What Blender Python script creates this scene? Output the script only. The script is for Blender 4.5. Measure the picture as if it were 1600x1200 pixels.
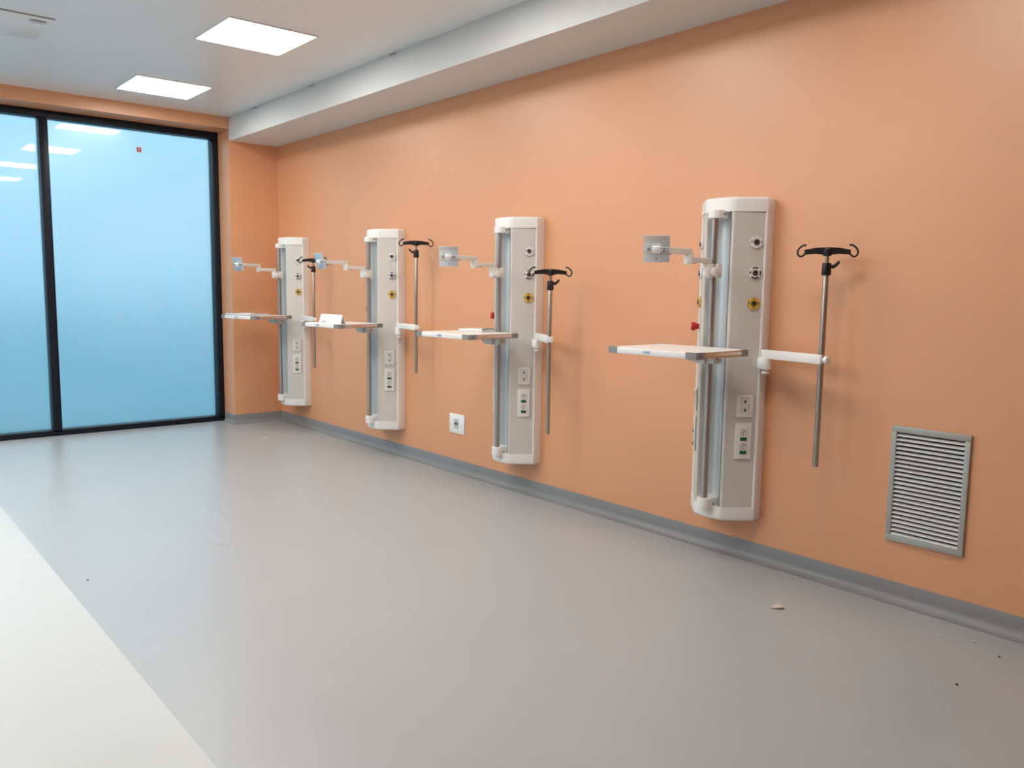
import bpy, bmesh, math, random
from mathutils import Vector, Matrix
random.seed(7)
for o in list(bpy.data.objects): bpy.data.objects.remove(o)
scene = bpy.context.scene
COL = scene.collection

# ------------------------------------------------------------------ camera
CAM_H = 1.42
cam_d = bpy.data.cameras.new('camera'); cam = bpy.data.objects.new('camera', cam_d); COL.objects.link(cam)
yaw, pitch, roll = 0.701560, 0.114604, 0.013763
cy, sy, cp, sp = math.cos(yaw), math.sin(yaw), math.cos(pitch), math.sin(pitch)
fwd = Vector((sy*cp, cy*cp, -sp)); rgt = Vector((cy, -sy, 0)); upv = rgt.cross(fwd)
r2 = math.cos(roll)*rgt + math.sin(roll)*upv; u2 = -math.sin(roll)*rgt + math.cos(roll)*upv
M = Matrix((( r2.x, u2.x, -fwd.x, -3.75), (r2.y, u2.y, -fwd.y, 0.0), (r2.z, u2.z, -fwd.z, CAM_H), (0, 0, 0, 1)))
cam.matrix_world = M
cam_d.sensor_fit = 'HORIZONTAL'; cam_d.sensor_width = 36.0; cam_d.lens = 1286.4/1600*36
cam_d.clip_start = 0.02
scene.camera = cam

# ------------------------------------------------------------------ sky, exposure
SKY = (0.39, 0.68, 0.84); SKY_STRENGTH = 1.32
LAMP_STRENGTH = 19.5; LAMP_COL = (1.0, 0.985, 0.955)
w = bpy.data.worlds.new('sky'); scene.world = w; w.use_nodes = True
bg = w.node_tree.nodes['Background']; bg.inputs[0].default_value = (*SKY, 1); bg.inputs[1].default_value = SKY_STRENGTH
vs = scene.view_settings
vs.view_transform = 'Standard'; vs.look = 'None'; vs.gamma = 1.0; vs.exposure = 0.0; vs.use_curve_mapping = False

# ------------------------------------------------------------------ materials
def mat(name, col, rough=0.5, metal=0.0, spec=0.5, noise=0.0, nscale=8.0, bump=0.0, bscale=60.0, emit=None, estr=0.0,
        coat=0.0, coat_rough=0.05, trans=0.0, rnoise=0.0, ior=1.45, aniso=0.0):
    m = bpy.data.materials.new(name); m.use_nodes = True
    nt = m.node_tree; b = nt.nodes['Principled BSDF']
    def si(k, v):
        if k in b.inputs: b.inputs[k].default_value = v
    si('Base Color', (*col, 1)); si('Roughness', rough); si('Metallic', metal); si('Specular IOR Level', spec); si('IOR', ior)
    si('Coat Weight', coat); si('Coat Roughness', coat_rough); si('Transmission Weight', trans)
    if emit: si('Emission Color', (*emit, 1)); si('Emission Strength', estr)
    if noise or bump or rnoise:
        tc = nt.nodes.new('ShaderNodeTexCoord')
    if noise or rnoise:
        n = nt.nodes.new('ShaderNodeTexNoise'); n.inputs['Scale'].default_value = nscale; n.inputs['Detail'].default_value = 5
        nt.links.new(tc.outputs['Object'], n.inputs['Vector'])
        if noise:
            mx = nt.nodes.new('ShaderNodeMix'); mx.data_type = 'RGBA'
            mx.inputs[6].default_value = (*[c*(1-noise) for c in col], 1); mx.inputs[7].default_value = (*[min(1, c*(1+noise)) for c in col], 1)
            nt.links.new(n.outputs['Fac'], mx.inputs[0]); nt.links.new(mx.outputs[2], b.inputs['Base Color'])
        if rnoise:
            mr = nt.nodes.new('ShaderNodeMapRange'); mr.inputs['From Min'].default_value = 0.3; mr.inputs['From Max'].default_value = 0.7
            mr.inputs['To Min'].default_value = rough-rnoise; mr.inputs['To Max'].default_value = rough+rnoise
            nt.links.new(n.outputs['Fac'], mr.inputs['Value']); nt.links.new(mr.outputs['Result'], b.inputs['Roughness'])
    if bump:
        n2 = nt.nodes.new('ShaderNodeTexNoise'); n2.inputs['Scale'].default_value = bscale; n2.inputs['Detail'].default_value = 3
        bp = nt.nodes.new('ShaderNodeBump'); bp.inputs['Strength'].default_value = bump; bp.inputs['Distance'].default_value = 0.002
        nt.links.new(tc.outputs['Object'], n2.inputs['Vector']); nt.links.new(n2.outputs['Fac'], bp.inputs['Height'])
        nt.links.new(bp.outputs['Normal'], b.inputs['Normal'])
    return m

M_WALL = mat('orange_wall_paint', (0.725, 0.345, 0.170), 0.40, spec=1.0, noise=0.015, nscale=3, bump=0.10, bscale=140)
M_CEIL = mat('ceiling_paint', (0.82, 0.82, 0.81), 0.32, spec=0.45, noise=0.01, nscale=2)
M_SOFF = mat('soffit_paint', (0.69, 0.695, 0.68), 0.5, spec=0.3, noise=0.01, nscale=2, bump=0.06, bscale=90)
M_FLOOR = mat('grey_vinyl', (0.385, 0.405, 0.412), 0.31, spec=0.6, noise=0.035, nscale=2.2, bump=0.03, bscale=220)
M_FLOORW = mat('white_vinyl', (0.53, 0.55, 0.545), 0.42, spec=0.4, noise=0.015, nscale=2.5, bump=0.03, bscale=220)
M_COVE = mat('grey_vinyl_cove', (0.24, 0.245, 0.25), 0.38, spec=0.5, noise=0.03, nscale=4)
M_FRAME = mat('black_window_aluminium', (0.008, 0.011, 0.018), 0.40, spec=0.25, noise=0.012, nscale=5)
M_GASKET = mat('black_rubber_gasket', (0.01, 0.012, 0.016), 0.7, noise=0.012, nscale=20)
M_LAMP = mat('led_diffuser', (0.9, 0.9, 0.9), 0.5, emit=LAMP_COL, estr=LAMP_STRENGTH, noise=0.012, nscale=6)
M_LAMPF = mat('white_lamp_frame', (0.85, 0.85, 0.85), 0.4, noise=0.012, nscale=6)
M_CAP = mat('white_plastic_cap', (0.84, 0.83, 0.80), 0.32, spec=0.5, noise=0.012, nscale=12)
M_ALU = mat('grey_anodised_panel', (0.65, 0.62, 0.57), 0.42, metal=0.15, spec=0.5, noise=0.012, nscale=6)
M_GROOVE = mat('satin_aluminium_channel', (0.62, 0.66, 0.67), 0.42, metal=0.35, noise=0.012, nscale=15)
M_STEEL = mat('brushed_steel', (0.46, 0.43, 0.40), 0.36, metal=1.0, noise=0.012, nscale=30)
M_POLE = mat('pole_steel', (0.43, 0.39, 0.34), 0.34, metal=1.0, noise=0.012, nscale=30)
M_BRIGHT = mat('aluminium_edge_profile', (0.62, 0.60, 0.57), 0.26, metal=1.0, noise=0.012, nscale=20)
M_PLATE = mat('aluminium_mount_plate', (0.74, 0.79, 0.82), 0.34, metal=0.75, noise=0.012, nscale=25)
M_TRAY = mat('white_laminate', (0.86, 0.845, 0.81), 0.30, spec=0.5, noise=0.012, nscale=10)
M_GREYP = mat('grey_plastic', (0.26, 0.26, 0.255), 0.42, noise=0.012, nscale=15)
M_CLAMP = mat('cast_grey_clamp', (0.60, 0.60, 0.58), 0.38, metal=0.3, noise=0.012, nscale=15)
M_ARM = mat('cream_painted_arm', (0.78, 0.75, 0.70), 0.38, noise=0.012, nscale=15)
M_BLACK = mat('black_plastic', (0.012, 0.011, 0.012), 0.38, noise=0.012, nscale=20)
M_DARK = mat('dark_hole', (0.015, 0.014, 0.014), 0.6, noise=0.012, nscale=20)
M_SOCK = mat('ivory_socket_plastic', (0.80, 0.77, 0.72), 0.35, noise=0.012, nscale=20)
M_SOCKIN = mat('ivory_socket_insert', (0.72, 0.69, 0.64), 0.4, noise=0.012, nscale=20)
M_GREEN = mat('green_switch_plastic', (0.004, 0.10, 0.035), 0.3, noise=0.012, nscale=20)
M_YELLOW = mat('yellow_outlet_ring', (0.75, 0.46, 0.06), 0.4, noise=0.012, nscale=20)
M_RINGW = mat('white_outlet_ring', (0.82, 0.81, 0.80), 0.4, noise=0.012, nscale=20)
M_OUTM = mat('outlet_metal', (0.22, 0.19, 0.19), 0.35, metal=0.9, noise=0.012, nscale=30)
M_RED = mat('red_knob_plastic', (0.50, 0.015, 0.02), 0.35, noise=0.012, nscale=20)
M_WSOCK = mat('white_socket_plate', (0.85, 0.85, 0.85), 0.33, noise=0.012, nscale=20)
M_GREYMOD = mat('grey_jack_module', (0.30, 0.305, 0.31), 0.45, noise=0.012, nscale=20)
M_VENTF = mat('grey_vent_frame', (0.40, 0.415, 0.38), 0.42, metal=0.3, noise=0.012, nscale=15)
M_VENTS = mat('aluminium_vent_slat', (0.80, 0.81, 0.80), 0.40, metal=0.3, noise=0.012, nscale=15)
M_PAPER = mat('white_paper', (0.86, 0.86, 0.85), 0.6, noise=0.01, nscale=20)
M_FOLDER = mat('glossy_plastic_folder', (0.62, 0.66, 0.72), 0.18, coat=0.6, noise=0.012, nscale=20)
M_INK = mat('grey_print', (0.20, 0.21, 0.23), 0.6, noise=0.1, nscale=40)
M_LEAF = mat('dry_scrap', (0.62, 0.52, 0.44), 0.7, noise=0.2, nscale=60)
M_CRUMB = mat('pale_plaster_crumb', (0.72, 0.68, 0.62), 0.8, noise=0.15, nscale=80)
M_CRUMBD = mat('dark_crumb', (0.06, 0.04, 0.04), 0.8, noise=0.2, nscale=80)
M_GROUND = mat('outdoor_paving', (0.32, 0.52, 0.58), 0.8, noise=0.1, nscale=1.2, bump=0.2, bscale=20)
M_STICKER = mat('red_sticker', (0.35, 0.03, 0.06), 0.5, noise=0.012, nscale=20)
M_STICKW = mat('white_sticker', (0.85, 0.85, 0.88), 0.5, noise=0.012, nscale=20)

def glass_mat():
    # frosted film on float glass: blurred see-through, milky scatter, clear glossy surface
    m = bpy.data.materials.new('frosted_blue_film_glass'); m.use_nodes = True
    nt = m.node_tree; b = nt.nodes['Principled BSDF']; out = nt.nodes['Material Output']
    b.inputs['Base Color'].default_value = (0.86, 0.96, 1.0, 1); b.inputs['Roughness'].default_value = 0.34
    b.inputs['Transmission Weight'].default_value = 1.0; b.inputs['IOR'].default_value = 1.35
    b.inputs['Coat Weight'].default_value = 1.0; b.inputs['Coat Roughness'].default_value = 0.015; b.inputs['Coat IOR'].default_value = 1.55
    tc = nt.nodes.new('ShaderNodeTexCoord'); n = nt.nodes.new('ShaderNodeTexNoise'); n.inputs['Scale'].default_value = 1.5
    mr = nt.nodes.new('ShaderNodeMapRange'); mr.inputs['To Min'].default_value = 0.31; mr.inputs['To Max'].default_value = 0.37
    nt.links.new(tc.outputs['Object'], n.inputs['Vector']); nt.links.new(n.outputs['Fac'], mr.inputs['Value']); nt.links.new(mr.outputs['Result'], b.inputs['Roughness'])
    return m
M_GLASS = glass_mat()

# ------------------------------------------------------------------ mesh helpers
class MB:
    """collects shapes into one mesh; every shape is given in the local frame of the thing"""
    def __init__(self): self.bm = bmesh.new()
    def _join(self, t, mx=None):
        if mx is not None: bmesh.ops.transform(t, matrix=mx, verts=t.verts)
        bmesh.ops.recalc_face_normals(t, faces=t.faces)
        me = bpy.data.meshes.new('tmp'); t.to_mesh(me); t.free(); self.bm.from_mesh(me); bpy.data.meshes.remove(me)
        return self
    def box(self, c, s, bev=0.0, seg=2, mx=None):
        t = bmesh.new(); bmesh.ops.create_cube(t, size=1.0)
        bmesh.ops.scale(t, vec=s, verts=t.verts); bmesh.ops.translate(t, vec=c, verts=t.verts)
        if bev: bmesh.ops.bevel(t, geom=t.edges[:], offset=bev, segments=seg, affect='EDGES', profile=0.5)
        return self._join(t, mx)
    def prism(self, pts, z0, z1, bev=0.0, seg=2, mx=None, hbev=None):
        """pts: plan polygon (x,y) extruded z0..z1"""
        t = bmesh.new(); vs_ = [t.verts.new((p[0], p[1], z0)) for p in pts]; f = t.faces.new(vs_)
        r = bmesh.ops.extrude_face_region(t, geom=[f]); bmesh.ops.translate(t, vec=(0, 0, z1-z0), verts=[v for v in r['geom'] if isinstance(v, bmesh.types.BMVert)])
        if bev: bmesh.ops.bevel(t, geom=t.edges[:], offset=bev, segments=seg, affect='EDGES', profile=0.5)
        if hbev:
            sel = hbev[1]
            es = [e for e in t.edges if all(sel(v.co) for v in e.verts) and abs(e.verts[0].co.z-e.verts[1].co.z) < 1e-6]
            bmesh.ops.bevel(t, geom=es, offset=hbev[0], segments=4, affect='EDGES', profile=0.5)
        return self._join(t, mx)
    def cyl(self, p0, p1, r, r1=None, seg=20, bev=0.0):
        p0 = Vector(p0); p1 = Vector(p1); d = p1-p0; L = d.length
        t = bmesh.new(); bmesh.ops.create_cone(t, cap_ends=True, segments=seg, radius1=r, radius2=r if r1 is None else r1, depth=L)
        if bev:
            es = [e for e in t.edges if abs(e.verts[0].co.z-e.verts[1].co.z) < 1e-6]
            bmesh.ops.bevel(t, geom=es, offset=bev, segments=2, affect='EDGES', profile=0.5)
        q = Vector((0, 0, 1)).rotation_difference(d.normalized()).to_matrix().to_4x4()
        return self._join(t, Matrix.Translation((p0+p1)/2) @ q)
    def ring(self, c, n, r0, r1, h, seg=28, a0=0.0, a1=2*math.pi, up=(0, 0, 1)):
        """flat annulus (or arc of one) of height h standing on plane through c with normal n"""
        n = Vector(n).normalized(); u = Vector(up); u = (u-n*u.dot(n)).normalized(); v = n.cross(u); c = Vector(c)
        full = abs(a1-a0-2*math.pi) < 1e-4; k = seg if full else seg+1
        t = bmesh.new(); rows = []
        for i in range(k):
            a = a0+(a1-a0)*i/seg; dv = u*math.cos(a)+v*math.sin(a)
            rows.append([t.verts.new(c+dv*r0), t.verts.new(c+dv*r0+n*h), t.verts.new(c+dv*r1+n*h), t.verts.new(c+dv*r1)])
        for i in range(k if full else k-1):
            A = rows[i]; B = rows[(i+1) % k]
            for j in range(4): t.faces.new((A[j], B[j], B[(j+1) % 4], A[(j+1) % 4]))
        if not full: t.faces.new(rows[0]); t.faces.new(rows[-1][::-1])
        return self._join(t)
    def tube(self, pts, r, seg=10):
        pts = [Vector(p) for p in pts]; t = bmesh.new(); rows = []
        ref = None
        for i, p in enumerate(pts):
            d = ((pts[min(i+1, len(pts)-1)]-p).normalized()+(p-pts[max(i-1, 0)]).normalized()).normalized()
            if ref is None:
                ref = d.orthogonal().normalized()
            ref = (ref-d*ref.dot(d)).normalized(); b = d.cross(ref)
            rr = r[i] if isinstance(r, (list, tuple)) else r
            rows.append([t.verts.new(p+ref*rr*math.cos(2*math.pi*k/seg)+b*rr*math.sin(2*math.pi*k/seg)) for k in range(seg)])
        for i in range(len(rows)-1):
            for k in range(seg): t.faces.new((rows[i][k], rows[i][(k+1) % seg], rows[i+1][(k+1) % seg], rows[i+1][k]))
        t.faces.new(rows[0][::-1]); t.faces.new(rows[-1])
        return self._join(t)
    def build(self, name, material, parent=None, loc=None, label=None, smooth=True, rotz=0.0):
        me = bpy.data.meshes.new(name); self.bm.to_mesh(me); self.bm.free()
        if smooth:
            for p in me.polygons: p.use_smooth = True
            me.set_sharp_from_angle(angle=math.radians(32))
        me.materials.append(material)
        o = bpy.data.objects.new(name, me); COL.objects.link(o)
        if parent: o.parent = parent
        if loc: o.location = loc
        if rotz: o.rotation_euler = (0, 0, rotz)
        if label: o['label'] = label
        return o
def empty(name, loc, rotz=0.0):
    o = bpy.data.objects.new(name, None); COL.objects.link(o); o.location = loc; o.rotation_euler = (0, 0, rotz); o.empty_display_size = 0.1
    return o
def tag(o, label, cat, group=None):
    o['label'] = label; o['category'] = cat
    if group: o['group'] = group
    return o
def struct(o, label=None):
    o['kind'] = 'structure'
    if label: o['label'] = label
    return o
def copy_tree(o, parent=None):
    c = o.copy(); COL.objects.link(c); c.parent = parent
    for ch in o.children: copy_tree(ch, c)
    return c

# ------------------------------------------------------------------ room shell
D = 8.247; WY = 8.53; ZC = 3.075; ZS = 2.845; SX = -0.502; XL = -7.0; YB = -3.3; FX = -2.927
LINT = 2.960; JX = -0.508
b = MB(); b.box(((FX)/2, (YB+8.85)/2, -0.06), (-FX, 8.85-YB, 0.12)); FLOOR = struct(b.build('floor', M_FLOOR, smooth=False), 'satin grey vinyl floor along the orange wall')
b = MB(); b.box(((XL+FX)/2, (YB+8.85)/2, -0.06), (FX-XL, 8.85-YB, 0.12)); struct(b.build('floor', M_FLOORW, smooth=False), 'off-white vinyl floor left of the grey floor')
b = MB(); b.box(((XL-0.2)/2+0.1, (YB+8.85)/2, ZC+0.06), (-XL+0.4, 8.85-YB+0.3, 0.12)); struct(b.build('ceiling', M_CEIL, smooth=False), 'smooth satin white ceiling')
b = MB(); b.box((0.1, (YB+8.85)/2, ZC/2), (0.2, 8.85-YB, ZC+0.02)); struct(b.build('wall_right', M_WALL, smooth=False), 'long peach orange wall with medical panels')
# far wall: narrow pier at the right plus lintel over the glazing
b = MB()
b.prism([(0.0, D), (0.0, 8.80), (JX, 8.80), (JX, D)], 0.0, ZC, mx=None)
b.prism([(JX, D), (JX, 8.80), (XL, 8.80), (XL, D)], LINT, ZC)
struct(b.build('wall_far', M_WALL, smooth=False), 'orange end wall around the tall window')
LW0, LW1 = 3.4, 8.1  # span of the opening for the added left window
b = MB(); b.box((XL-0.1, (YB-0.15+LW0)/2, ZC/2), (0.2, LW0-YB+0.15, ZC+0.02)); b.box((XL-0.1, (LW1+9.0)/2, ZC/2), (0.2, 9.0-LW1, ZC+0.02)); b.box((XL-0.1, (LW0+LW1)/2, (LINT+ZC)/2), (0.2, LW1-LW0, ZC-LINT+0.01))
struct(b.build('wall_left', M_WALL, smooth=False))
b = MB(); b.box((XL/2, YB-0.1, ZC/2), (-XL+0.4, 0.2, ZC+0.02)); struct(b.build('wall_back', M_WALL, smooth=False))
b = MB(); b.box((SX/2+0.0, (YB+D)/2, (ZS+ZC)/2+0.001), (-SX, D-YB, ZC-ZS), 0.0); soff = struct(b.build('trim_1', M_SOFF, smooth=False), 'white boxed soffit along the top of the orange wall')
# chipped filler along the joint of soffit and ceiling
for k, (yy, zz) in enumerate(((7.618, 3.066), (6.462, 3.068), (5.206, 3.066))):
    b = MB(); b.prism([(SX-0.004, yy-0.045), (SX, yy-0.05), (SX, yy+0.05), (SX-0.003, yy+0.03), (SX-0.006, yy)], zz-0.006, zz+0.004)
    b.build('filler_chip', M_GREYMOD, soff)

# coved vinyl skirting: one mitred run per wall
prof = [(0.0, 0.0965), (0.0035, 0.0965), (0.0045, 0.094), (0.005, 0.045)]
for i in range(1, 9):
    a = math.pi/2*i/8
    prof.append((0.005+0.042*(1-math.cos(a)), 0.003+0.042*(1-math.sin(a))))
prof += [(0.047, 0.0), (0.0, 0.0)]
path = [Vector((0, YB)), Vector((0, D)), Vector((JX, D)), Vector((JX, WY-0.03))]
for i, nm in enumerate(('baseboard_right', 'baseboard_far', 'baseboard_reveal')):
    p, q = path[i], path[i+1]; d = (q-p).normalized(); nrm = Vector((-d.y, d.x))
    rows = []
    for end, pt, other in ((0, p, path[i-1] if i else None), (1, q, path[i+2] if i < 2 else None)):
        row = []
        for (off, z) in prof:
            v = pt+nrm*off
            if other is not None:
                d2 = (pt-other).normalized() if end == 0 else (other-pt).normalized()
                n2 = Vector((-d2.y, d2.x)); s = (nrm+n2); s = s/(s.dot(nrm)); v = pt+s*off
            row.append(Vector((v.x, v.y, z)))
        rows.append(row)
    bm = bmesh.new(); A = [bm.verts.new(v) for v in rows[0]]; Bv = [bm.verts.new(v) for v in rows[1]]; n = len(A)
    for j in range(n): bm.faces.new((A[j], A[(j+1) % n], Bv[(j+1) % n], Bv[j]))
    bm.faces.new(A); bm.faces.new(Bv[::-1])
    b = MB(); b._join(bm); struct(b.build(nm, M_COVE))

# glazed window wall: black frame, frosted panes
win = struct(empty('window_1', (JX, WY, 0.0)), 'full height frosted window in black frame')
WX0 = XL; mull = [-2.0858]
while mull[-1]-1.545 > XL+0.4: mull.append(mull[-1]-1.545)
xr = JX; fw = 0.057; yd0, yd1 = 0.0, 0.09
def wpart(nm, x0, x1, z0, z1, m=M_FRAME, y0=0.0, y1=0.13, bev=0.003, par=win):
    b = MB(); b.box(((x0+x1)/2-JX, (y0+y1)/2, (z0+z1)/2), (x1-x0, y1-y0, z1-z0), bev)
    return b.build(nm, m, par)
wpart('head_rail', WX0, xr, 2.894, LINT+0.0)
wpart('sill_rail', WX0, xr, 0.0, 0.052)
wpart('jamb', xr-fw, xr, 0.034, 2.894)
wpart('jamb', WX0, WX0+fw, 0.034, 2.894)
xs = [xr-fw]
for mxx in mull:
    wpart('mullion', mxx-0.0358, mxx+0.0358, 0.034, 2.894); xs += [mxx+0.0358, mxx-0.0358]
xs.append(WX0+fw)
for i in range(0, len(xs), 2):
    x1, x0 = xs[i], xs[i+1]
    pane = wpart('pane', x0-0.008, x1+0.008, 0.026, 2.902, M_GLASS, 0.098, 0.110, 0.0)
    if i == 0:
        b = MB(); b.box((-1.248-JX, 0.0972, 2.7175), (0.040, 0.0012, 0.040)); st = b.build('sticker', M_STICKER, pane, label='small red square sticker with white border')
        b = MB()
        for dx, dz, sx_, sz_ in ((-0.025, 0, 0.009, 0.059), (0.025, 0, 0.009, 0.059), (0, 0.025, 0.041, 0.009), (0, -0.025, 0.041, 0.009), (0, 0.002, 0.014, 0.014)):
            b.box((-1.248-JX+dx, 0.0968, 2.7175+dz), (sx_, 0.0014, sz_))
        b.build('sticker_border', M_STICKW, pane)
# unseen glazing added in the left side wall for cool fill daylight
added_win = struct(empty('added_window', (XL, LW0, 0.0)), 'unseen full height frosted window added in the left wall for fill daylight')
def added_win_part(nm, y0, y1, z0, z1, m=M_FRAME, x0=-0.13, x1=0.0, bev=0.003):
    b = MB(); b.box(((x0+x1)/2, (y0+y1)/2-LW0, (z0+z1)/2), (x1-x0, y1-y0, z1-z0), bev); return b.build(nm, m, added_win)
added_win_part('head_rail', LW0, LW1, 2.894, LINT); added_win_part('sill_rail', LW0, LW1, 0.0, 0.034)
ys2 = [LW0+(LW1-LW0)*k/3 for k in range(4)]
for k, yv in enumerate(ys2):
    c0 = yv if k == 0 else (yv-0.073 if k == 3 else yv-0.0365)
    added_win_part('jamb' if k in (0, 3) else 'mullion', c0, c0+0.073, 0.034, 2.894)
for k in range(3): added_win_part('pane', ys2[k]+0.03, ys2[k+1]-0.03, 0.026, 2.902, M_GLASS, -0.10, -0.088, 0.0)
# ground outside
b = MB(); b.box((-20, 20, -0.25), (90, 90, 0.1)); struct(b.build('ground', M_GROUND, smooth=False), 'paving outside the windows')

# ------------------------------------------------------------------ ceiling lights
def ceiling_light(x, y):
    t = empty('ceiling_light', (x, y, ZC))
    b = MB(); h = 0.305
    for (cx_, cy_, sx_, sy_) in ((h-0.006, 0, 0.012, 2*h), (-h+0.006, 0, 0.012, 2*h), (0, h-0.006, 2*h-0.024, 0.012), (0, -h+0.006, 2*h-0.024, 0.012)):
        b.box((cx_, cy_, -0.004), (sx_, sy_, 0.012), 0.002)
    b.build('frame', M_LAMPF, t)
    b = MB(); b.box((0, 0, -0.001), (2*h-0.022, 2*h-0.022, 0.008)); b.build('diffuser', M_LAMP, t, smooth=False, label='glowing white LED diffuser')
    return t
LY = (7.415, 5.508, 3.605, 1.70)
names = ('square LED ceiling panel nearest the window', 'square LED ceiling panel, second from the window',
         'square LED ceiling panel reflected third in the window', 'square LED ceiling panel reflected fourth in the window')
for i, yy in enumerate(LY): tag(ceiling_light(-1.382, yy), names[i], 'ceiling light', 'LED ceiling panels beside the soffit')
rowname = ('nearest the window', 'second from the window', 'third from the window', 'fourth from the window')
for xx, what in ((-3.5, 'over the off-white floor'), (-4.55, 'in the middle of the room'), (-5.6, 'beside the left wall')):  # unseen lamp rows added to lift the lower wall and the overall light level
    for i, yy in enumerate(LY if xx < -5 else LY[:3]): tag(ceiling_light(xx, yy), 'square LED ceiling panel '+what+', '+rowname[i], 'ceiling light', 'added LED fill panels '+what)

# ceiling hatch at the upper left
t = tag(empty('ceiling_hatch', (-2.477, 6.03, ZC)), 'flush ceiling access hatch with a small grey latch', 'hatch')
b = MB(); b.box((-0.30, 0.30, 0.001), (0.60, 0.60, 0.004), 0.001); b.build('door', M_CEIL, t)
b = MB(); b.box((-0.30, -0.004, -0.004), (0.60, 0.008, 0.008), 0.001); b.build('seal_strip', M_GREYMOD, t)
b = MB(); b.box((-0.075, 0.115, -0.009), (0.09, 0.05, 0.006), 0.002); b.build('latch', M_CLAMP, t)

# ------------------------------------------------------------------ wall medical units
Y0 = [7.747, 6.022, 4.316, 2.585]          # corner ... nearest
ZB0, ZB1, ZT0, ZT1 = 0.231, 0.302, 1.824, 1.897
RS, RD = 0.093, 0.195                      # ridge
ES, ED = 0.199, 0.072                      # outer end of angled face
TD = 0.231                                 # rail tube depth
def P(s, d): return (-d, s)                # unit plan -> local xy
fl = math.hypot(ES-RS, RD-ED); FT = ((ES-RS)/fl, -(RD-ED)/fl); FN = ((RD-ED)/fl, (ES-RS)/fl)
class Face:
    """frame of the angled face; sg=-1 faces the camera side"""
    def __init__(self, sg): self.sg = sg
    def pt(self, tt, z, h=0.0):
        s = RS+FT[0]*tt+FN[0]*h; d = RD+FT[1]*tt+FN[1]*h
        return Vector((-d, self.sg*s, z-ZB0))
    def n(self): return Vector((-FN[1], self.sg*FN[0], 0))
    def mx(self, tt, z, h=0.0):
        n = self.n(); tv = Vector((-FT[1], self.sg*FT[0], 0)); o = self.pt(tt, z, h)
        return Matrix(((tv.x, 0, n.x, o.x), (tv.y, 0, n.y, o.y), (0, 1, n.z, o.z), (0, 0, 0, 1)))   # local: x along face, y up, z out
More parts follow.
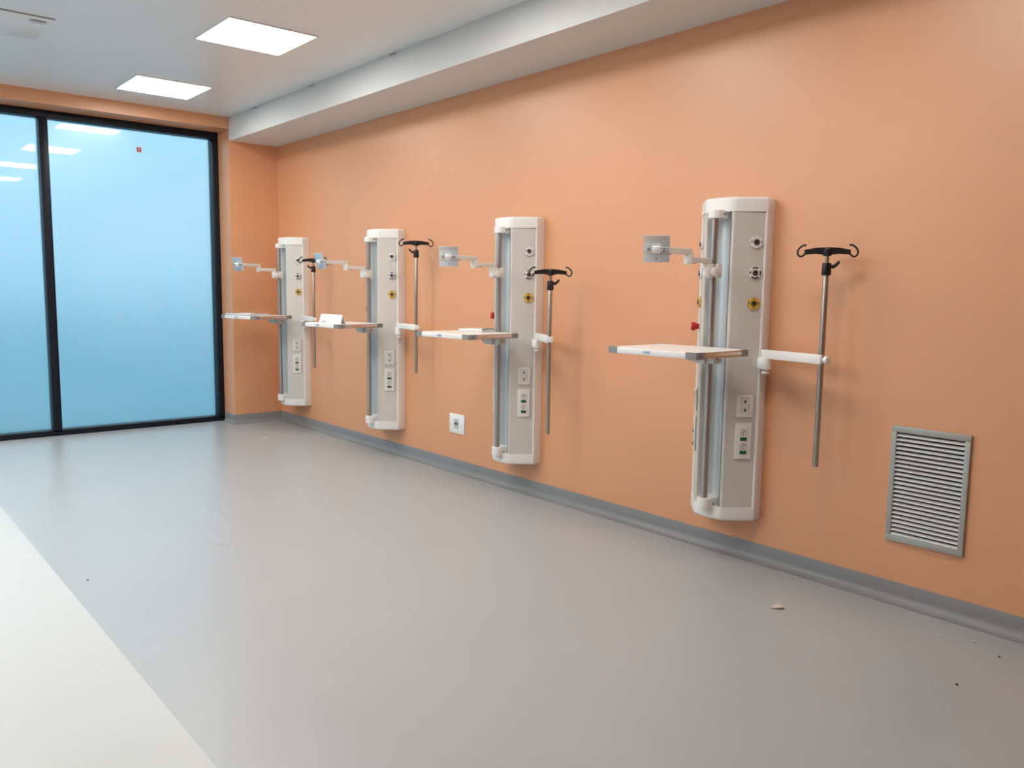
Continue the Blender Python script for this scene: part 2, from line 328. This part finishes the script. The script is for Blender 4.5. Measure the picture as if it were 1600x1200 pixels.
def make_unit():
    U = empty('medical_supply_panel', (0, 0, ZB0))
    z = lambda v: v-ZB0
    # grey extrusion with central channel
    half = [(0.185, 0.0), (ES-0.004, ED-0.002)]
    ridge = []
    for i in range(7):                      # rounded ridge
        a = math.radians(41+ (180-41-18)*i/6) 
        ridge.append((RS+0.0-0.012+0.014*math.cos(a)*1.0, RD-0.013+0.014*math.sin(a)))
    arc = []
    for i in range(1, 8):
        u = i/8; arc.append(((RS-0.028)*(1-u), RD-0.008-(0.045)*math.sin(u*math.pi/2)))
    hp = half+ridge+arc
    pts = [P(s, d) for s, d in hp]+[P(0.0, RD-0.053)]+[P(-s, d) for s, d in reversed(hp)]
    b = MB(); b.prism(pts, z(ZB1-0.01), z(ZT0+0.01)); b.build('body', M_ALU, U)
    # satin liner of the channel
    inner = [((RS-0.03)*(1-2*i/16), RD-0.0085-0.043*math.sin((1-abs(1-2*i/16))*math.pi/2)+0.002) for i in range(17)]
    outer = [(s, d-0.0035) for s, d in inner]
    b = MB(); b.prism([P(s, d) for s, d in inner]+[P(s, d) for s, d in reversed(outer)], z(ZB1), z(ZT0)); b.build('channel_liner', M_GROOVE, U)
    for sg in (-1, 1):
        b = MB(); b.prism([P(sg*s, d) for s, d in ((0.183, 0.0), (0.192, 0.0), (0.2015, 0.048), (0.2015, ED+0.001), (0.197, ED+0.006), (0.188, ED+0.003))], z(ZB0+0.02), z(ZT1-0.02)); b.build('side_trim', M_CAP, U)
    # end caps
    cap = [(0.1925, 0.0), (0.2025, 0.045), (0.2025, ED+0.002), (0.196, ED+0.012)]
    cap += [(RS+0.010, RD-0.012), (RS-0.006, RD+0.0035), (RS-0.03, RD+0.010), (0.03, RD+0.0145), (0.0, RD+0.0155)]
    cpts = [P(s, d) for s, d in cap]+[P(-s, d) for s, d in reversed(cap[:-1])]
    b = MB(); b.prism(cpts, z(ZT0), z(ZT1), hbev=(0.016, lambda c: c.z > z(ZT1)-1e-4 and c.x < 0.5)); b.build('end_cap', M_CAP, U)
    b = MB(); b.prism(cpts, z(ZB0), z(ZB1), hbev=(0.016, lambda c: c.z < z(ZB0)+1e-4 and c.x < 0.5)); b.build('end_cap', M_CAP, U)
    # rail and its brackets
    b = MB(); b.cyl(P(0, TD)+(z(0.325),), P(0, TD)+(z(1.812),), 0.018, seg=28); b.build('rail_tube', M_STEEL, U)
    for (z0, z1) in ((0.283, 0.345), (1.790, 1.832)):
        pl = [(-0.04, 0.14), (0.04, 0.14), (0.04, 0.232)]+[(0.04*math.cos(a), 0.232+0.03*math.sin(a)) for a in [math.pi*i/8 for i in range(1, 8)]]+[(-0.04, 0.232)]
        b = MB(); b.prism([P(s, d) for s, d in pl], z(z0), z(z1), hbev=(0.004, lambda c: True)); br = b.build('rail_bracket', M_CAP, U)
        b = MB(); zz = z((z0+z1)/2); b.cyl((-0.205, -0.0395, zz), (-0.205, -0.0408, zz), 0.005, seg=12); b.build('screw', M_DARK, br)
    for sg in (-1, 1):
        F = Face(sg); n = F.n()
        for k, zz in enumerate((1.672, 1.518, 1.365)):
            c = F.pt(0.112, zz); m = M_YELLOW if k == 2 else M_RINGW
            b = MB(); b.ring(c-n*0.002, n, 0.0135, 0.031 if k != 2 else 0.032, 0.009, seg=28 if k != 2 else 8, a0=math.pi/8 if k == 2 else 0, a1=(math.pi/8 if k == 2 else 0)+2*math.pi)
            g = b.build('gas_outlet', m, U, label=('white', 'white and black', 'yellow')[k]+' gas outlet ring')
            b = MB(); b.cyl(c-n*0.002, c+n*0.012, 0.0165, 0.0145, seg=20); b.ring(c+n*0.0118, n, 0.009, 0.0115, 0.003, seg=20); b.build('probe_socket', M_OUTM, g)
            b = MB(); b.cyl(c+n*0.0115, c+n*0.0126, 0.006, seg=14); b.build('socket_hole', M_DARK, g)
            b = MB()
            arcs = ([(0.3, 0.42), (1.2, 1.75), (2.6, 2.75), (3.6, 3.75), (4.5, 5.0), (5.7, 5.85)], [(-0.55, 0.55), (1.25, 1.75), (2.4, 3.9), (4.25, 5.15)], [(-0.3, 0.3), (1.2, 1.8), (2.9, 3.4), (4.4, 5.0)])[k]
            for a0, a1 in arcs: b.ring(c+n*0.0069, n, 0.0225 if k == 1 else 0.0225, 0.0295 if k == 1 else 0.0265, 0.0006, seg=6, a0=a0, a1=a1)
            b.build('ring_marking', M_BLACK, g)
        # data plate
        mx = F.mx(0.091, 0.841)
        b = MB(); b.box((0, 0, 0.004), (0.084, 0.117, 0.010), 0.003, mx=mx); p = b.build('data_socket_plate', M_SOCK, U)
        b = MB()
        for yy in (0.027, 0.0, -0.027): b.box((0, yy, 0.0094), (0.046, 0.0255, 0.002), 0.0008, mx=mx)
        b.build('socket_insert', M_SOCKIN, p)
        b = MB()
        for yy in (0.024, -0.024): b.box((0, yy, 0.0105), (0.009, 0.010, 0.0012), mx=mx); b.box((0.0, yy+(0.0075 if yy < 0 else -0.0075), 0.0105), (0.005, 0.005, 0.0012), mx=mx)
        b.box((0.019, 0.0, 0.0105), (0.002, 0.02, 0.001), mx=mx); b.box((0.0, 0.0405, 0.0094), (0.05, 0.0012, 0.001), mx=mx)
        b.build('jack_hole', M_DARK, p)
        # power plate
        mx = F.mx(0.090, 0.658)
        b = MB(); b.box((0, 0, 0.004), (0.084, 0.189, 0.010), 0.003, mx=mx); p = b.build('power_socket_plate', M_SOCK, U)
        for yy in (0.044, -0.026):
            b = MB(); b.box((0, yy, 0.0094), (0.046, 0.040, 0.002), 0.0008, mx=mx)
            c = mx @ Vector((0, yy, 0.0104)); b.ring(c, n, 0.0165, 0.0185, 0.0012, seg=24); ins = b.build('power_socket', M_SOCKIN, p)
            b = MB()
            for dx, dy in ((-0.003, 0.0115), (-0.003, 0.0), (-0.003, -0.0115), (0.013, 0.0), (-0.0145, 0.0), (0.006, 0.009)):
                c = mx @ Vector((dx, yy+dy, 0.0102)); b.cyl(c, c+n*0.0014, 0.003 if abs(dx) < 0.01 else 0.0022, seg=10)
            b.build('pin_holes', M_DARK, p)
            b = MB(); b.box((0, yy-0.0335, 0.0105), (0.034, 0.017, 0.006), 0.0015, mx=mx); b.build('green_switch', M_GREEN, p, label='green rocker switch')
    # emergency knob on the far face
    F = Face(1); n = F.n(); c = F.pt(0.112, 1.235)
    b = MB(); b.cyl(c, c+n*0.022, 0.016, seg=18); b.cyl(c+n*0.020, c+n*0.042, 0.024, 0.021, seg=22, bev=0.003); b.build('emergency_knob', M_RED, U, label='red mushroom knob')
    return U
unit0 = make_unit()
ulabel = ['grey wall panel with gas outlets nearest the window corner', 'grey wall panel with gas outlets, second from the window corner',
          'grey wall panel with gas outlets, second from the vent grille', 'grey wall panel with gas outlets nearest the vent grille']
for i in range(4):
    u = unit0 if i == 0 else copy_tree(unit0)
    u.location = (0, Y0[i], ZB0); tag(u, ulabel[i], 'medical panel', 'bedside supply panels along the orange wall')

# ------------------------------------------------------------------ trays on the rails
TW, TDp, TT = 0.541, 0.431, 0.030
def make_tray(i, s, g, th, ztop):
    T = empty('tray_table', (-TD, Y0[i], ztop-0.085), th)
    zt = 0.085; zb = zt-TT; x0 = -g; x1 = -g-TDp; ya = s-TW/2; yb = s+TW/2
    e = 0.012
    b = MB(); b.box(((x0+x1)/2, s, zt-TT/2+0.0005), (TDp-2*e, TW-2*e, TT-0.001), 0.0); b.build('tray_top', M_TRAY, T)
    c = 0.062
    for (cx_, cy_, sx_, sy_) in ((x0-e/2, s, e, TW-2*c), (x1+e/2, s, e, TW-2*c), ((x0+x1)/2, ya+e/2, TDp-2*c, e), ((x0+x1)/2, yb-e/2, TDp-2*c, e)):
        b = MB(); b.box((cx_, cy_, zt-TT/2), (sx_+0.0005, sy_, TT), 0.003); b.build('edge_profile', M_TRAY if sx_ < sy_ else M_BRIGHT, T)
    for cxn, dx in ((x0, -1), (x1, 1)):
        for cyn, dy in ((ya, 1), (yb, -1)):
            pts = [(cxn-dx*0.001, cyn+dy*0.012), (cxn+dx*0.0035, cyn+dy*0.0035), (cxn+dx*0.012, cyn-dy*0.001), (cxn+dx*c, cyn-dy*0.001), (cxn+dx*c, cyn+dy*(e+0.001)), (cxn+dx*(e+0.001), cyn+dy*(e+0.001)), (cxn+dx*(e+0.001), cyn+dy*c), (cxn-dx*0.001, cyn+dy*c)]
            b = MB(); b.prism(pts, zb-0.001, zt+0.0012); cc = b.build('corner_cap', M_GREYP, T)
            b = MB(); b.cyl((cxn+dx*0.03, cyn-dy*0.0008, zt-TT/2), (cxn+dx*0.03, cyn-dy*0.002, zt-TT/2), 0.004, seg=10); b.build('screw', M_DARK, cc)
    b = MB(); b.box((x1-0.0006, s+0.02, zt-TT/2), (0.0015, 0.05, 0.018)); lp = b.build('label_plate', M_PLATE, T)
    b = MB(); 
    for dy in (-0.012, -0.002, 0.009): b.box((x1-0.0016, s+0.02+dy, zt-TT/2), (0.0006, 0.006, 0.008))
    b.build('label_print', M_INK, lp)
    # clamp: split collar round the rail plus the carrier plate under the tray
    b = MB(); b.ring((0, 0, 0.0), (0, 0, 1), 0.0185, 0.034, 0.052, seg=28)
    b.box((-0.058, 0.0, 0.026), (0.055, 0.06, 0.050), 0.004); b.box((-0.12, 0.0, 0.049), (0.22, 0.12, 0.010), 0.002)
    b.box((-0.045, 0.052, 0.028), (0.05, 0.05, 0.045), 0.003); b.box((-0.030, -0.048, 0.026), (0.075, 0.05, 0.048), 0.004)
    b.build('clamp', M_CLAMP, T)
    b = MB(); b.cyl((-0.045, 0.07, 0.026), (-0.045, 0.098, 0.026), 0.017, seg=16, bev=0.003); b.build('clamp_knob', M_GREYP, T)
    b = MB(); b.cyl((-0.030, -0.070, 0.026), (-0.030, -0.088, 0.026), 0.011, seg=16, bev=0.002); b.build('clamp_screw', M_STEEL, T)
    return T
traypar = [(0.019, 0.041, 0.212, -0.284), (0.020, 0.035, 0.088, -0.291), (0.037, 0.030, 0.057, -0.286), (0.013, 0.040, 0.026, -0.279)]
tlabel = ['white tray with a plastic folder on it nearest the window', 'white tray with a folded leaflet standing on it',
          'white tray holding a thin pile of papers', 'empty white tray clamped to the panel nearest the vent grille']
trays = []
for i in range(4):
    s, g, th, zr = traypar[i]
    T = make_tray(i, s, g, th, CAM_H+zr); tag(T, tlabel[i], 'tray', 'trays clamped to the panel rails'); trays.append(T)

# ------------------------------------------------------------------ monitor arms
def make_arm(i, th1, th2, yawp, tilt):
    A = empty('monitor_arm', (-TD, Y0[i], 1.488))
    b = MB(); b.ring((0, 0, 0), (0, 0, 1), 0.0185, 0.030, 0.078, seg=28); b.box((-0.035, 0, 0.039), (0.03, 0.046, 0.070), 0.004); b.box((0.006, -0.028, 0.039), (0.036, 0.018, 0.070), 0.003)
    b.build('clamp', M_ARM, A)
    b = MB(); b.cyl((-0.034, -0.020, 0.034), (-0.034, -0.052, 0.034), 0.023, seg=20, bev=0.004); b.build('clamp_knob', M_ARM, A)
    d1 = Vector((-math.cos(th1), math.sin(th1), 0)); d2 = Vector((-math.cos(th2), math.sin(th2), 0))
    p0 = Vector((-0.055, 0, 0)); p1 = p0+d1*0.155; p2 = p1+d2*0.175
    b = MB(); b.cyl(p0+Vector((0, 0, 0.012)), p0+Vector((0, 0, 0.075)), 0.021, seg=20, bev=0.002); b.build('pivot', M_CAP, A)
    def bar(a, c, z0, h, wd):
        d = (c-a).normalized(); n = Vector((-d.y, d.x, 0)); pts = []
        for k in range(9):
            an = math.pi*k/8; pts.append(a+(-d*math.sin(an)+n*math.cos(an))*wd)
        for k in range(9):
            an = math.pi*k/8; pts.append(c+(d*math.sin(an)-n*math.cos(an))*wd*0.9)
        bb = MB(); bb.prism([(p.x, p.y) for p in pts], z0, z0+h, hbev=(0.003, lambda c_: True)); return bb
    bar(p0, p1, 0.075, 0.027, 0.020).build('lower_arm', M_ARM, A)
    b = MB(); b.cyl(p1+Vector((0, 0, 0.066)), p1+Vector((0, 0, 0.118)), 0.0225, seg=20, bev=0.003); b.build('elbow_joint', M_CAP, A)
    bar(p1, p2, 0.112, 0.030, 0.019).build('upper_arm', M_ARM, A)
    for pa, zz in ((p0+d1*0.105, 0.0725), (p1+d2*0.14, 0.1095)):
        b = MB(); b.cyl(pa+Vector((0, 0, zz)), pa+Vector((0, 0, zz+0.004)), 0.009, seg=14); b.build('cable_clip', M_DARK, A)
    # plate: local frame  x = right in plate, y = up, z = towards viewer
    nrm = Vector((-math.cos(yawp), -math.sin(yawp), 0)); rx = Vector((0, 0, 1)).cross(nrm).normalized()
    up = (Vector((0, 0, 1))*math.cos(tilt)+nrm*math.sin(tilt)); nz = rx.cross(up).normalized()
    c = p2+d2*0.055+Vector((0, 0, 0.131))
    mx = Matrix(((rx.x, up.x, nz.x, c.x), (rx.y, up.y, nz.y, c.y), (rx.z, up.z, nz.z, c.z), (0, 0, 0, 1)))
    hN = 0.061
    b = MB(); b.box((0, 0.034, 0.0), (2*hN, 0.056, 0.004), 0.0012, mx=mx); b.box((0, -0.034, 0.004), (2*hN, 0.056, 0.004), 0.0012, mx=mx)
    b.box((0, 0.0, 0.001), (2*hN, 0.020, 0.004), 0.001, mx=mx @ Matrix.Rotation(math.radians(14), 4, 'X')); b.box((0, 0.0625, -0.005), (2*hN, 0.003, 0.012), 0.001, mx=mx)
    pl = b.build('mount_plate', M_PLATE, A)
    b = MB(); b.box((0, 0.0, 0.014), (0.040, 0.034, 0.020), 0.004, mx=mx); b.cyl(mx @ Vector((0, 0.006, 0.018)), mx @ Vector((0, 0.006, 0.030)), 0.011, seg=18, bev=0.002); b.build('hub', M_CAP, pl)
    for (sx_, sy_, l_, r_) in ((-0.036, 0.002, 0.016, 0.0075), (0.036, 0.002, 0.016, 0.0075), (0.0, -0.045, 0.0085, 0.0042), (-0.018, -0.016, 0.0085, 0.0042), (0.018, -0.016, 0.0085, 0.0042)):
        b = MB(); b.cyl(mx @ Vector((sx_, sy_, 0.001)), mx @ Vector((sx_, sy_, l_)), r_, seg=14); b.build('screw', M_GREYMOD, pl)
    b = MB(); q = p2+Vector((0, 0, 0.127)); b.cyl(q, mx @ Vector((0, 0, -0.001)), 0.011, seg=14); b.cyl(p2+Vector((0, 0, 0.104)), p2+Vector((0, 0, 0.147)), 0.015, seg=16, bev=0.002); b.build('swivel', M_STEEL, A)
    return A
R_ = math.radians
armpar = [(R_(0), R_(-14), R_(22), R_(20)), (R_(0), R_(-1), R_(6), R_(22)), (R_(0), R_(-8), R_(46), R_(14)), (R_(-2), R_(3), R_(36), R_(13))]
alabel = ['cream swivel arm with blue-tinted plate on the panel nearest the window', 'cream swivel arm with blue-tinted plate above the folded leaflet',
          'cream swivel arm with grey square plate above the pile of papers', 'cream swivel arm with grey square plate above the empty tray']
for i in range(4): tag(make_arm(i, *armpar[i]), alabel[i], 'monitor arm', 'monitor arms clamped to the panel rails')

# ------------------------------------------------------------------ infusion poles
def make_pole(i, px, py, zh, lev):
    zb = zh-1.018
    S = empty('infusion_pole', (px, py, zb))
    piv = Vector((-0.092-px, Y0[i]-0.243-py, 0)); zz = lambda v: v-zb
    b = MB(); b.cyl((0, 0, 0), (0, 0, zz(zh-0.086)), 0.0135, seg=20, bev=0.0015); b.build('pole', M_POLE, S)
    b = MB(); b.cyl((0, 0, zz(zh-0.09)), (0, 0, zz(zh-0.01)), 0.0095, seg=18); b.build('inner_tube', M_POLE, S)
    b = MB(); b.cyl((0, 0, zz(zh-0.115)), (0, 0, zz(zh-0.058)), 0.0215, 0.0195, seg=20, bev=0.003); cl = b.build('collar', M_BLACK, S)
    vd = Vector((3.75+px, py, 0)).normalized(); rt = Vector((vd.y, -vd.x, 0))       # right-hand side as one faces the wall obliquely
    b = MB(); c0 = Vector((0, 0, zz(zh-0.072))); b.tube([c0+rt*lev*0.010, c0+rt*lev*0.030+Vector((0, 0, -0.004)), c0+rt*lev*0.046+Vector((0, 0, 0.010)), c0+rt*lev*0.054+Vector((0, 0, 0.022))], [0.009, 0.009, 0.008, 0.006], 10); b.build('lever', M_BLACK, cl)
    # four hook head
    hz = zz(zh); b = MB()
    b.cyl((0, 0, hz-0.026), (0, 0, hz+0.014), 0.020, 0.015, seg=20, bev=0.003); b.build('hook_head', M_BLACK, S)
    for q, dv in enumerate((rt, -rt, vd, -vd)):
        n = Vector((-dv.y, dv.x, 0)); pts = []
        Lh = 0.100 if q < 2 else 0.075
        prof_ = [(0.0, 0.014), (0.05, 0.011), (Lh, 0.002), (Lh, -0.020), (0.05, -0.017), (0.0, -0.022)]
        t_ = bmesh.new(); fa = [t_.verts.new(dv*a+n*0.008+Vector((0, 0, hz+c))) for a, c in prof_]; fb = [t_.verts.new(dv*a-n*0.008+Vector((0, 0, hz+c))) for a, c in prof_]
        t_.faces.new(fa); t_.faces.new(fb[::-1]); k = len(fa)
        for j in range(k): t_.faces.new((fa[j], fa[(j+1) % k], fb[(j+1) % k], fb[j]))
        b = MB(); b._join(t_); hk = b.build('hook_arm', M_BLACK, S)
        pts = [dv*(Lh+a)+Vector((0, 0, hz+c)) for a, c in ((-0.006, -0.013), (0.004, -0.024), (0.012, -0.029), (0.021, -0.028), (0.028, -0.021), (0.031, -0.011), (0.029, 0.000), (0.022, 0.011), (0.013, 0.019), (0.003, 0.024), (-0.008, 0.023))][:11 if q < 2 else 7]
        b = MB(); b.tube(pts, 0.0045, 8); b.build('hook', M_BLACK, hk)
    # carrying bar from the panel side
    za = zz(1.112); e = Vector((0, 0, 0)); d = (e-piv); L = d.length; d.normalize(); n = Vector((-d.y, d.x, 0))
    outn = n if n.x < 0 else -n
    a = piv-d*0.02; c_ = e+d*0.012
    bt = bmesh.new(); q0 = [a+n*0.017, a-n*0.017, c_-n*0.021, c_+n*0.021]
    b = MB(); b.prism([(v.x, v.y) for v in q0], za-0.022, za+0.022, bev=0.004); bt.free(); b.build('bar', M_CAP, S)
    b = MB(); b.cyl(piv+Vector((0, 0, zz(1.036))), piv+Vector((0, 0, zz(1.093))), 0.029, seg=24, bev=0.003); b.build('pivot_block', M_CAP, S)
    b = MB(); pw = Vector((-0.062-px, Y0[i]-0.2015-py, 0)); mid = (pw+piv)/2; b.box((mid.x, mid.y, zz(1.0645)), (0.05, (pw-piv).length*0.95, 0.05), 0.003); b.build('wall_bracket', M_CAP, S)
    b = MB(); b.cyl(piv+Vector((0, 0, zz(1.012))), piv+Vector((0, 0, zz(1.026))), 0.020, seg=20, bev=0.003); b.cyl(piv+Vector((0, 0, zz(1.02))), piv+Vector((0, 0, zz(1.04))), 0.010, seg=14); b.build('pivot_knob', M_CAP, S)
    b = MB(); k0 = e+Vector((0, 0, za)); b.cyl(k0+d*0.010, k0+d*0.024, 0.008, seg=14); b.cyl(k0+d*0.022, k0+d*0.040, 0.018, seg=20, bev=0.003); b.build('clamp_knob', M_CAP, S)
    return S
polepar = [(-0.160, 7.155, 1.668, -1), (-0.155, 5.430, 1.770, -1), (-0.270, 3.765, 1.533, 1), (-0.155, 2.008, 1.619, 1)]
plabel = ['steel infusion pole with black hooks nearest the window', 'tallest steel infusion pole with black hooks, second from the window',
          'lowest steel infusion pole with black hooks, overlapping its panel', 'steel infusion pole with black hooks nearest the vent grille']
for i in range(4): tag(make_pole(i, *polepar[i]), plabel[i], 'infusion pole', 'infusion poles carried by the panels')

# ------------------------------------------------------------------ vent grille
V = tag(empty('vent_grille', (0, 1.55, 0.558)), 'grey framed louvred vent grille low on the orange wall', 'vent')
oy, oz, iy, iz = 0.170, 0.268, 0.1465, 0.2395
b = MB()
b.box((-0.008, 0, (oz+iz)/2), (0.016, 2*oy, oz-iz), 0.002); b.box((-0.008, 0, -(oz+iz)/2), (0.016, 2*oy, oz-iz), 0.002)
b.box((-0.008, (oy+iy)/2, 0), (0.016, oy-iy, 2*iz), 0.002); b.box((-0.008, -(oy+iy)/2, 0), (0.016, oy-iy, 2*iz), 0.002)
b.build('frame', M_VENTF, V)
b = MB(); b.box((-0.001, 0, 0), (0.0016, 2*iy, 2*iz)); b.build('dark_back', M_DARK, V)
NS = 24; pitch_ = 2*iz/NS; smesh = None
for k in range(NS):
    zc_ = iz-(k+0.62)*pitch_
    if smesh is None:
        b = MB(); b.prism([(-0.0025, 0.0045), (-0.0145, -0.0045), (-0.0145, -0.0060), (-0.0133, -0.0060), (-0.0025, 0.0030)], -iy, iy, mx=Matrix(((1, 0, 0, 0), (0, 0, 1, 0), (0, 1, 0, 0), (0, 0, 0, 1))))
        o = b.build('slat', M_VENTS, V); smesh = o.data
    else:
        o = bpy.data.objects.new('slat', smesh); COL.objects.link(o); o.parent = V
    o.location = (0, 0, zc_)

# ------------------------------------------------------------------ wall data socket
S = tag(empty('wall_socket', (0, 5.083, 0.379)), 'white data socket plate low on the wall between two panels', 'wall socket')
b = MB(); b.box((-0.005, 0, 0), (0.010, 0.192, 0.152), 0.004); b.build('plate', M_WSOCK, S)
for yy in (0.058, -0.052):
    b = MB(); b.box((-0.0105, yy, 0), (0.002, 0.048 if yy > 0 else 0.056, 0.118), 0.001); b.build('blank_module', M_WSOCK, S)
b = MB(); b.box((-0.0105, 0.006, 0.0), (0.003, 0.056, 0.072), 0.001); jm = b.build('jack_module', M_GREYMOD, S)
b = MB()
for zz in (0.024, -0.024): b.box((-0.0122, 0.006, zz), (0.001, 0.050, 0.018))
b.build('jack_cover', M_CLAMP, jm)
b = MB(); b.box((-0.0122, 0.008, 0.0), (0.001, 0.022, 0.012)); b.build('jack_hole', M_DARK, jm)

# ------------------------------------------------------------------ papers on the trays
def tray_pt(i, u, v, dz):
    """u outwards from the rail, v along the wall, in the tray's own frame"""
    s, g, th, zr = traypar[i]
    x = -u; y = v
    return (-TD+x*math.cos(th)-y*math.sin(th), Y0[i]+x*math.sin(th)+y*math.cos(th), CAM_H+zr+dz), th
loc, th = tray_pt(0, 0.30, 0.10, 0.0014)
F_ = tag(empty('plastic_folder', loc, th+0.1), 'glossy plastic folder with sheets lying on the tray by the window', 'folder')
b = MB(); b.box((0, 0, 0.007), (0.215, 0.335, 0.014), 0.002); b.build('sheets', M_PAPER, F_)
b = MB(); b.box((0, 0.0, 0.0152), (0.235, 0.352, 0.0016), 0.0004); b.tube([(-0.112, -0.172, 0.008), (-0.114, 0.0, 0.009), (-0.112, 0.172, 0.008)], 0.0075, 8); b.build('cover', M_FOLDER, F_)
b = MB(); b.box((0.02, 0.03, 0.0163), (0.10, 0.14, 0.0006)); b.build('printed_sheet', M_PAPER, F_)
# leaflet standing as a low tent
loc, th = tray_pt(1, 0.37, -0.01, 0.0014)
L_ = tag(empty('folded_leaflet', loc, th+0.05), 'white folded leaflet standing like a tent on its tray', 'leaflet')
def sheet(name, x0, x1, h, par):
    b = MB(); t_ = bmesh.new(); th_ = 0.0012; hl = 0.148
    q = [Vector((x0, -hl, 0.0)), Vector((x0, hl, 0.0)), Vector((x1, hl-0.004, h)), Vector((x1, -hl+0.004, h))]
    n = (q[1]-q[0]).cross(q[3]-q[0]).normalized()*th_
    A_ = [t_.verts.new(v) for v in q]; B_ = [t_.verts.new(v+n) for v in q]
    t_.faces.new(A_); t_.faces.new(B_[::-1])
    for j in range(4): t_.faces.new((A_[j], A_[(j+1) % 4], B_[(j+1) % 4], B_[j]))
    b._join(t_); return b.build(name, M_PAPER, par)
fp = sheet('front_leaf', -0.018, 0.004, 0.070, L_); sheet('back_leaf', 0.030, 0.004, 0.070, L_)
b = MB(); b.box((-0.0155, 0.085, 0.0115), (0.0012, 0.055, 0.006), mx=None); b.build('printed_line', M_INK, L_)
# pile of papers
loc, th = tray_pt(2, 0.115, 0.085, 0.0014)
Pp = tag(empty('paper_pile', loc, th+0.12), 'thin pile of white papers on the tray beside the rail', 'papers')
for k in range(3):
    b = MB(); b.box((0.004*k, 0.006*k, 0.003+0.0055*k), (0.14, 0.205, 0.005), 0.0008); b.build('booklet', M_PAPER, Pp, rotz=0.03*k)
b = MB(); b.tube([(-0.06, -0.098, 0.018), (0.0, -0.104, 0.021), (0.06, -0.098, 0.018)], 0.004, 8); b.build('pen', M_GREYP, Pp)

# ------------------------------------------------------------------ litter on the floor
b = MB(); t_ = bmesh.new()
pts = [(-0.03, 0.0, 0.004), (-0.012, 0.014, 0.016), (0.012, 0.012, 0.018), (0.032, 0.0, 0.004), (0.018, -0.012, 0.012), (-0.006, -0.014, 0.010)]
A_ = [t_.verts.new(p) for p in pts]; B_ = [t_.verts.new((p[0], p[1], p[2]-0.003 if k not in (0, 3) else 0.0)) for k, p in enumerate(pts)]
t_.faces.new(A_); t_.faces.new(B_[::-1])
for j in range(6): t_.faces.new((A_[j], A_[(j+1) % 6], B_[(j+1) % 6], B_[j]))
b._join(t_); tag(b.build('dry_scrap', M_LEAF, None, (-0.505, 1.956, 0.0), rotz=-0.7), 'curled beige scrap lying on the grey floor', 'scrap')
def crumb(x, y, r, m, label):
    t_ = bmesh.new(); bmesh.ops.create_icosphere(t_, subdivisions=2, radius=r)
    for v in t_.verts: v.co *= random.uniform(0.7, 1.2); v.co.z *= 0.5
    zmin = min(v.co.z for v in t_.verts); bmesh.ops.translate(t_, vec=(0, 0, -zmin), verts=t_.verts)
    b = MB(); b._join(t_); tag(b.build('crumb', m, None, (x, y, 0.0)), label, 'crumb', 'crumbs on the grey floor')
crumb(-0.634, 1.135, 0.006, M_CRUMBD, 'dark crumb on the floor farthest from the wall')
crumb(-0.257, 1.126, 0.005, M_CRUMBD, 'dark crumb on the floor close to the skirting')
crumb(-0.180, 1.248, 0.006, M_CRUMB, 'pale plaster crumb on the floor nearest the skirting')
crumb(-0.227, 1.373, 0.005, M_CRUMB, 'pale plaster crumb on the floor below the vent grille')
crumb(-2.831, 4.230, 0.005, M_CRUMBD, 'dark speck on the grey floor beside the white floor')
# scuffs and a plaster smear on the vinyl, parts of the floor
def smear(x, y, a, l, wd, m, nm):
    b = MB(); b.box((0, 0, 0), (l, wd, 0.0006), mx=Matrix.Translation((x, y, 0.0002)) @ Matrix.Rotation(a, 4, 'Z')); b.build(nm, m, FLOOR, smooth=False)
for dx, dy, a, l in ((0.0, 0.0, 0.25, 0.05), (0.02, -0.05, 0.5, 0.035), (-0.03, 0.06, 0.1, 0.03), (0.05, -0.09, 0.7, 0.025)): smear(-2.12+dx, 4.40+dy, a, l, 0.004, M_GREYMOD, 'scuff_mark')
smear(-0.598, 7.33, 0.2, 0.09, 0.035, M_CRUMB, 'plaster_smear'); smear(-0.55, 7.35, 0.5, 0.05, 0.015, M_CRUMB, 'plaster_smear')
bpy.context.view_layer.update()
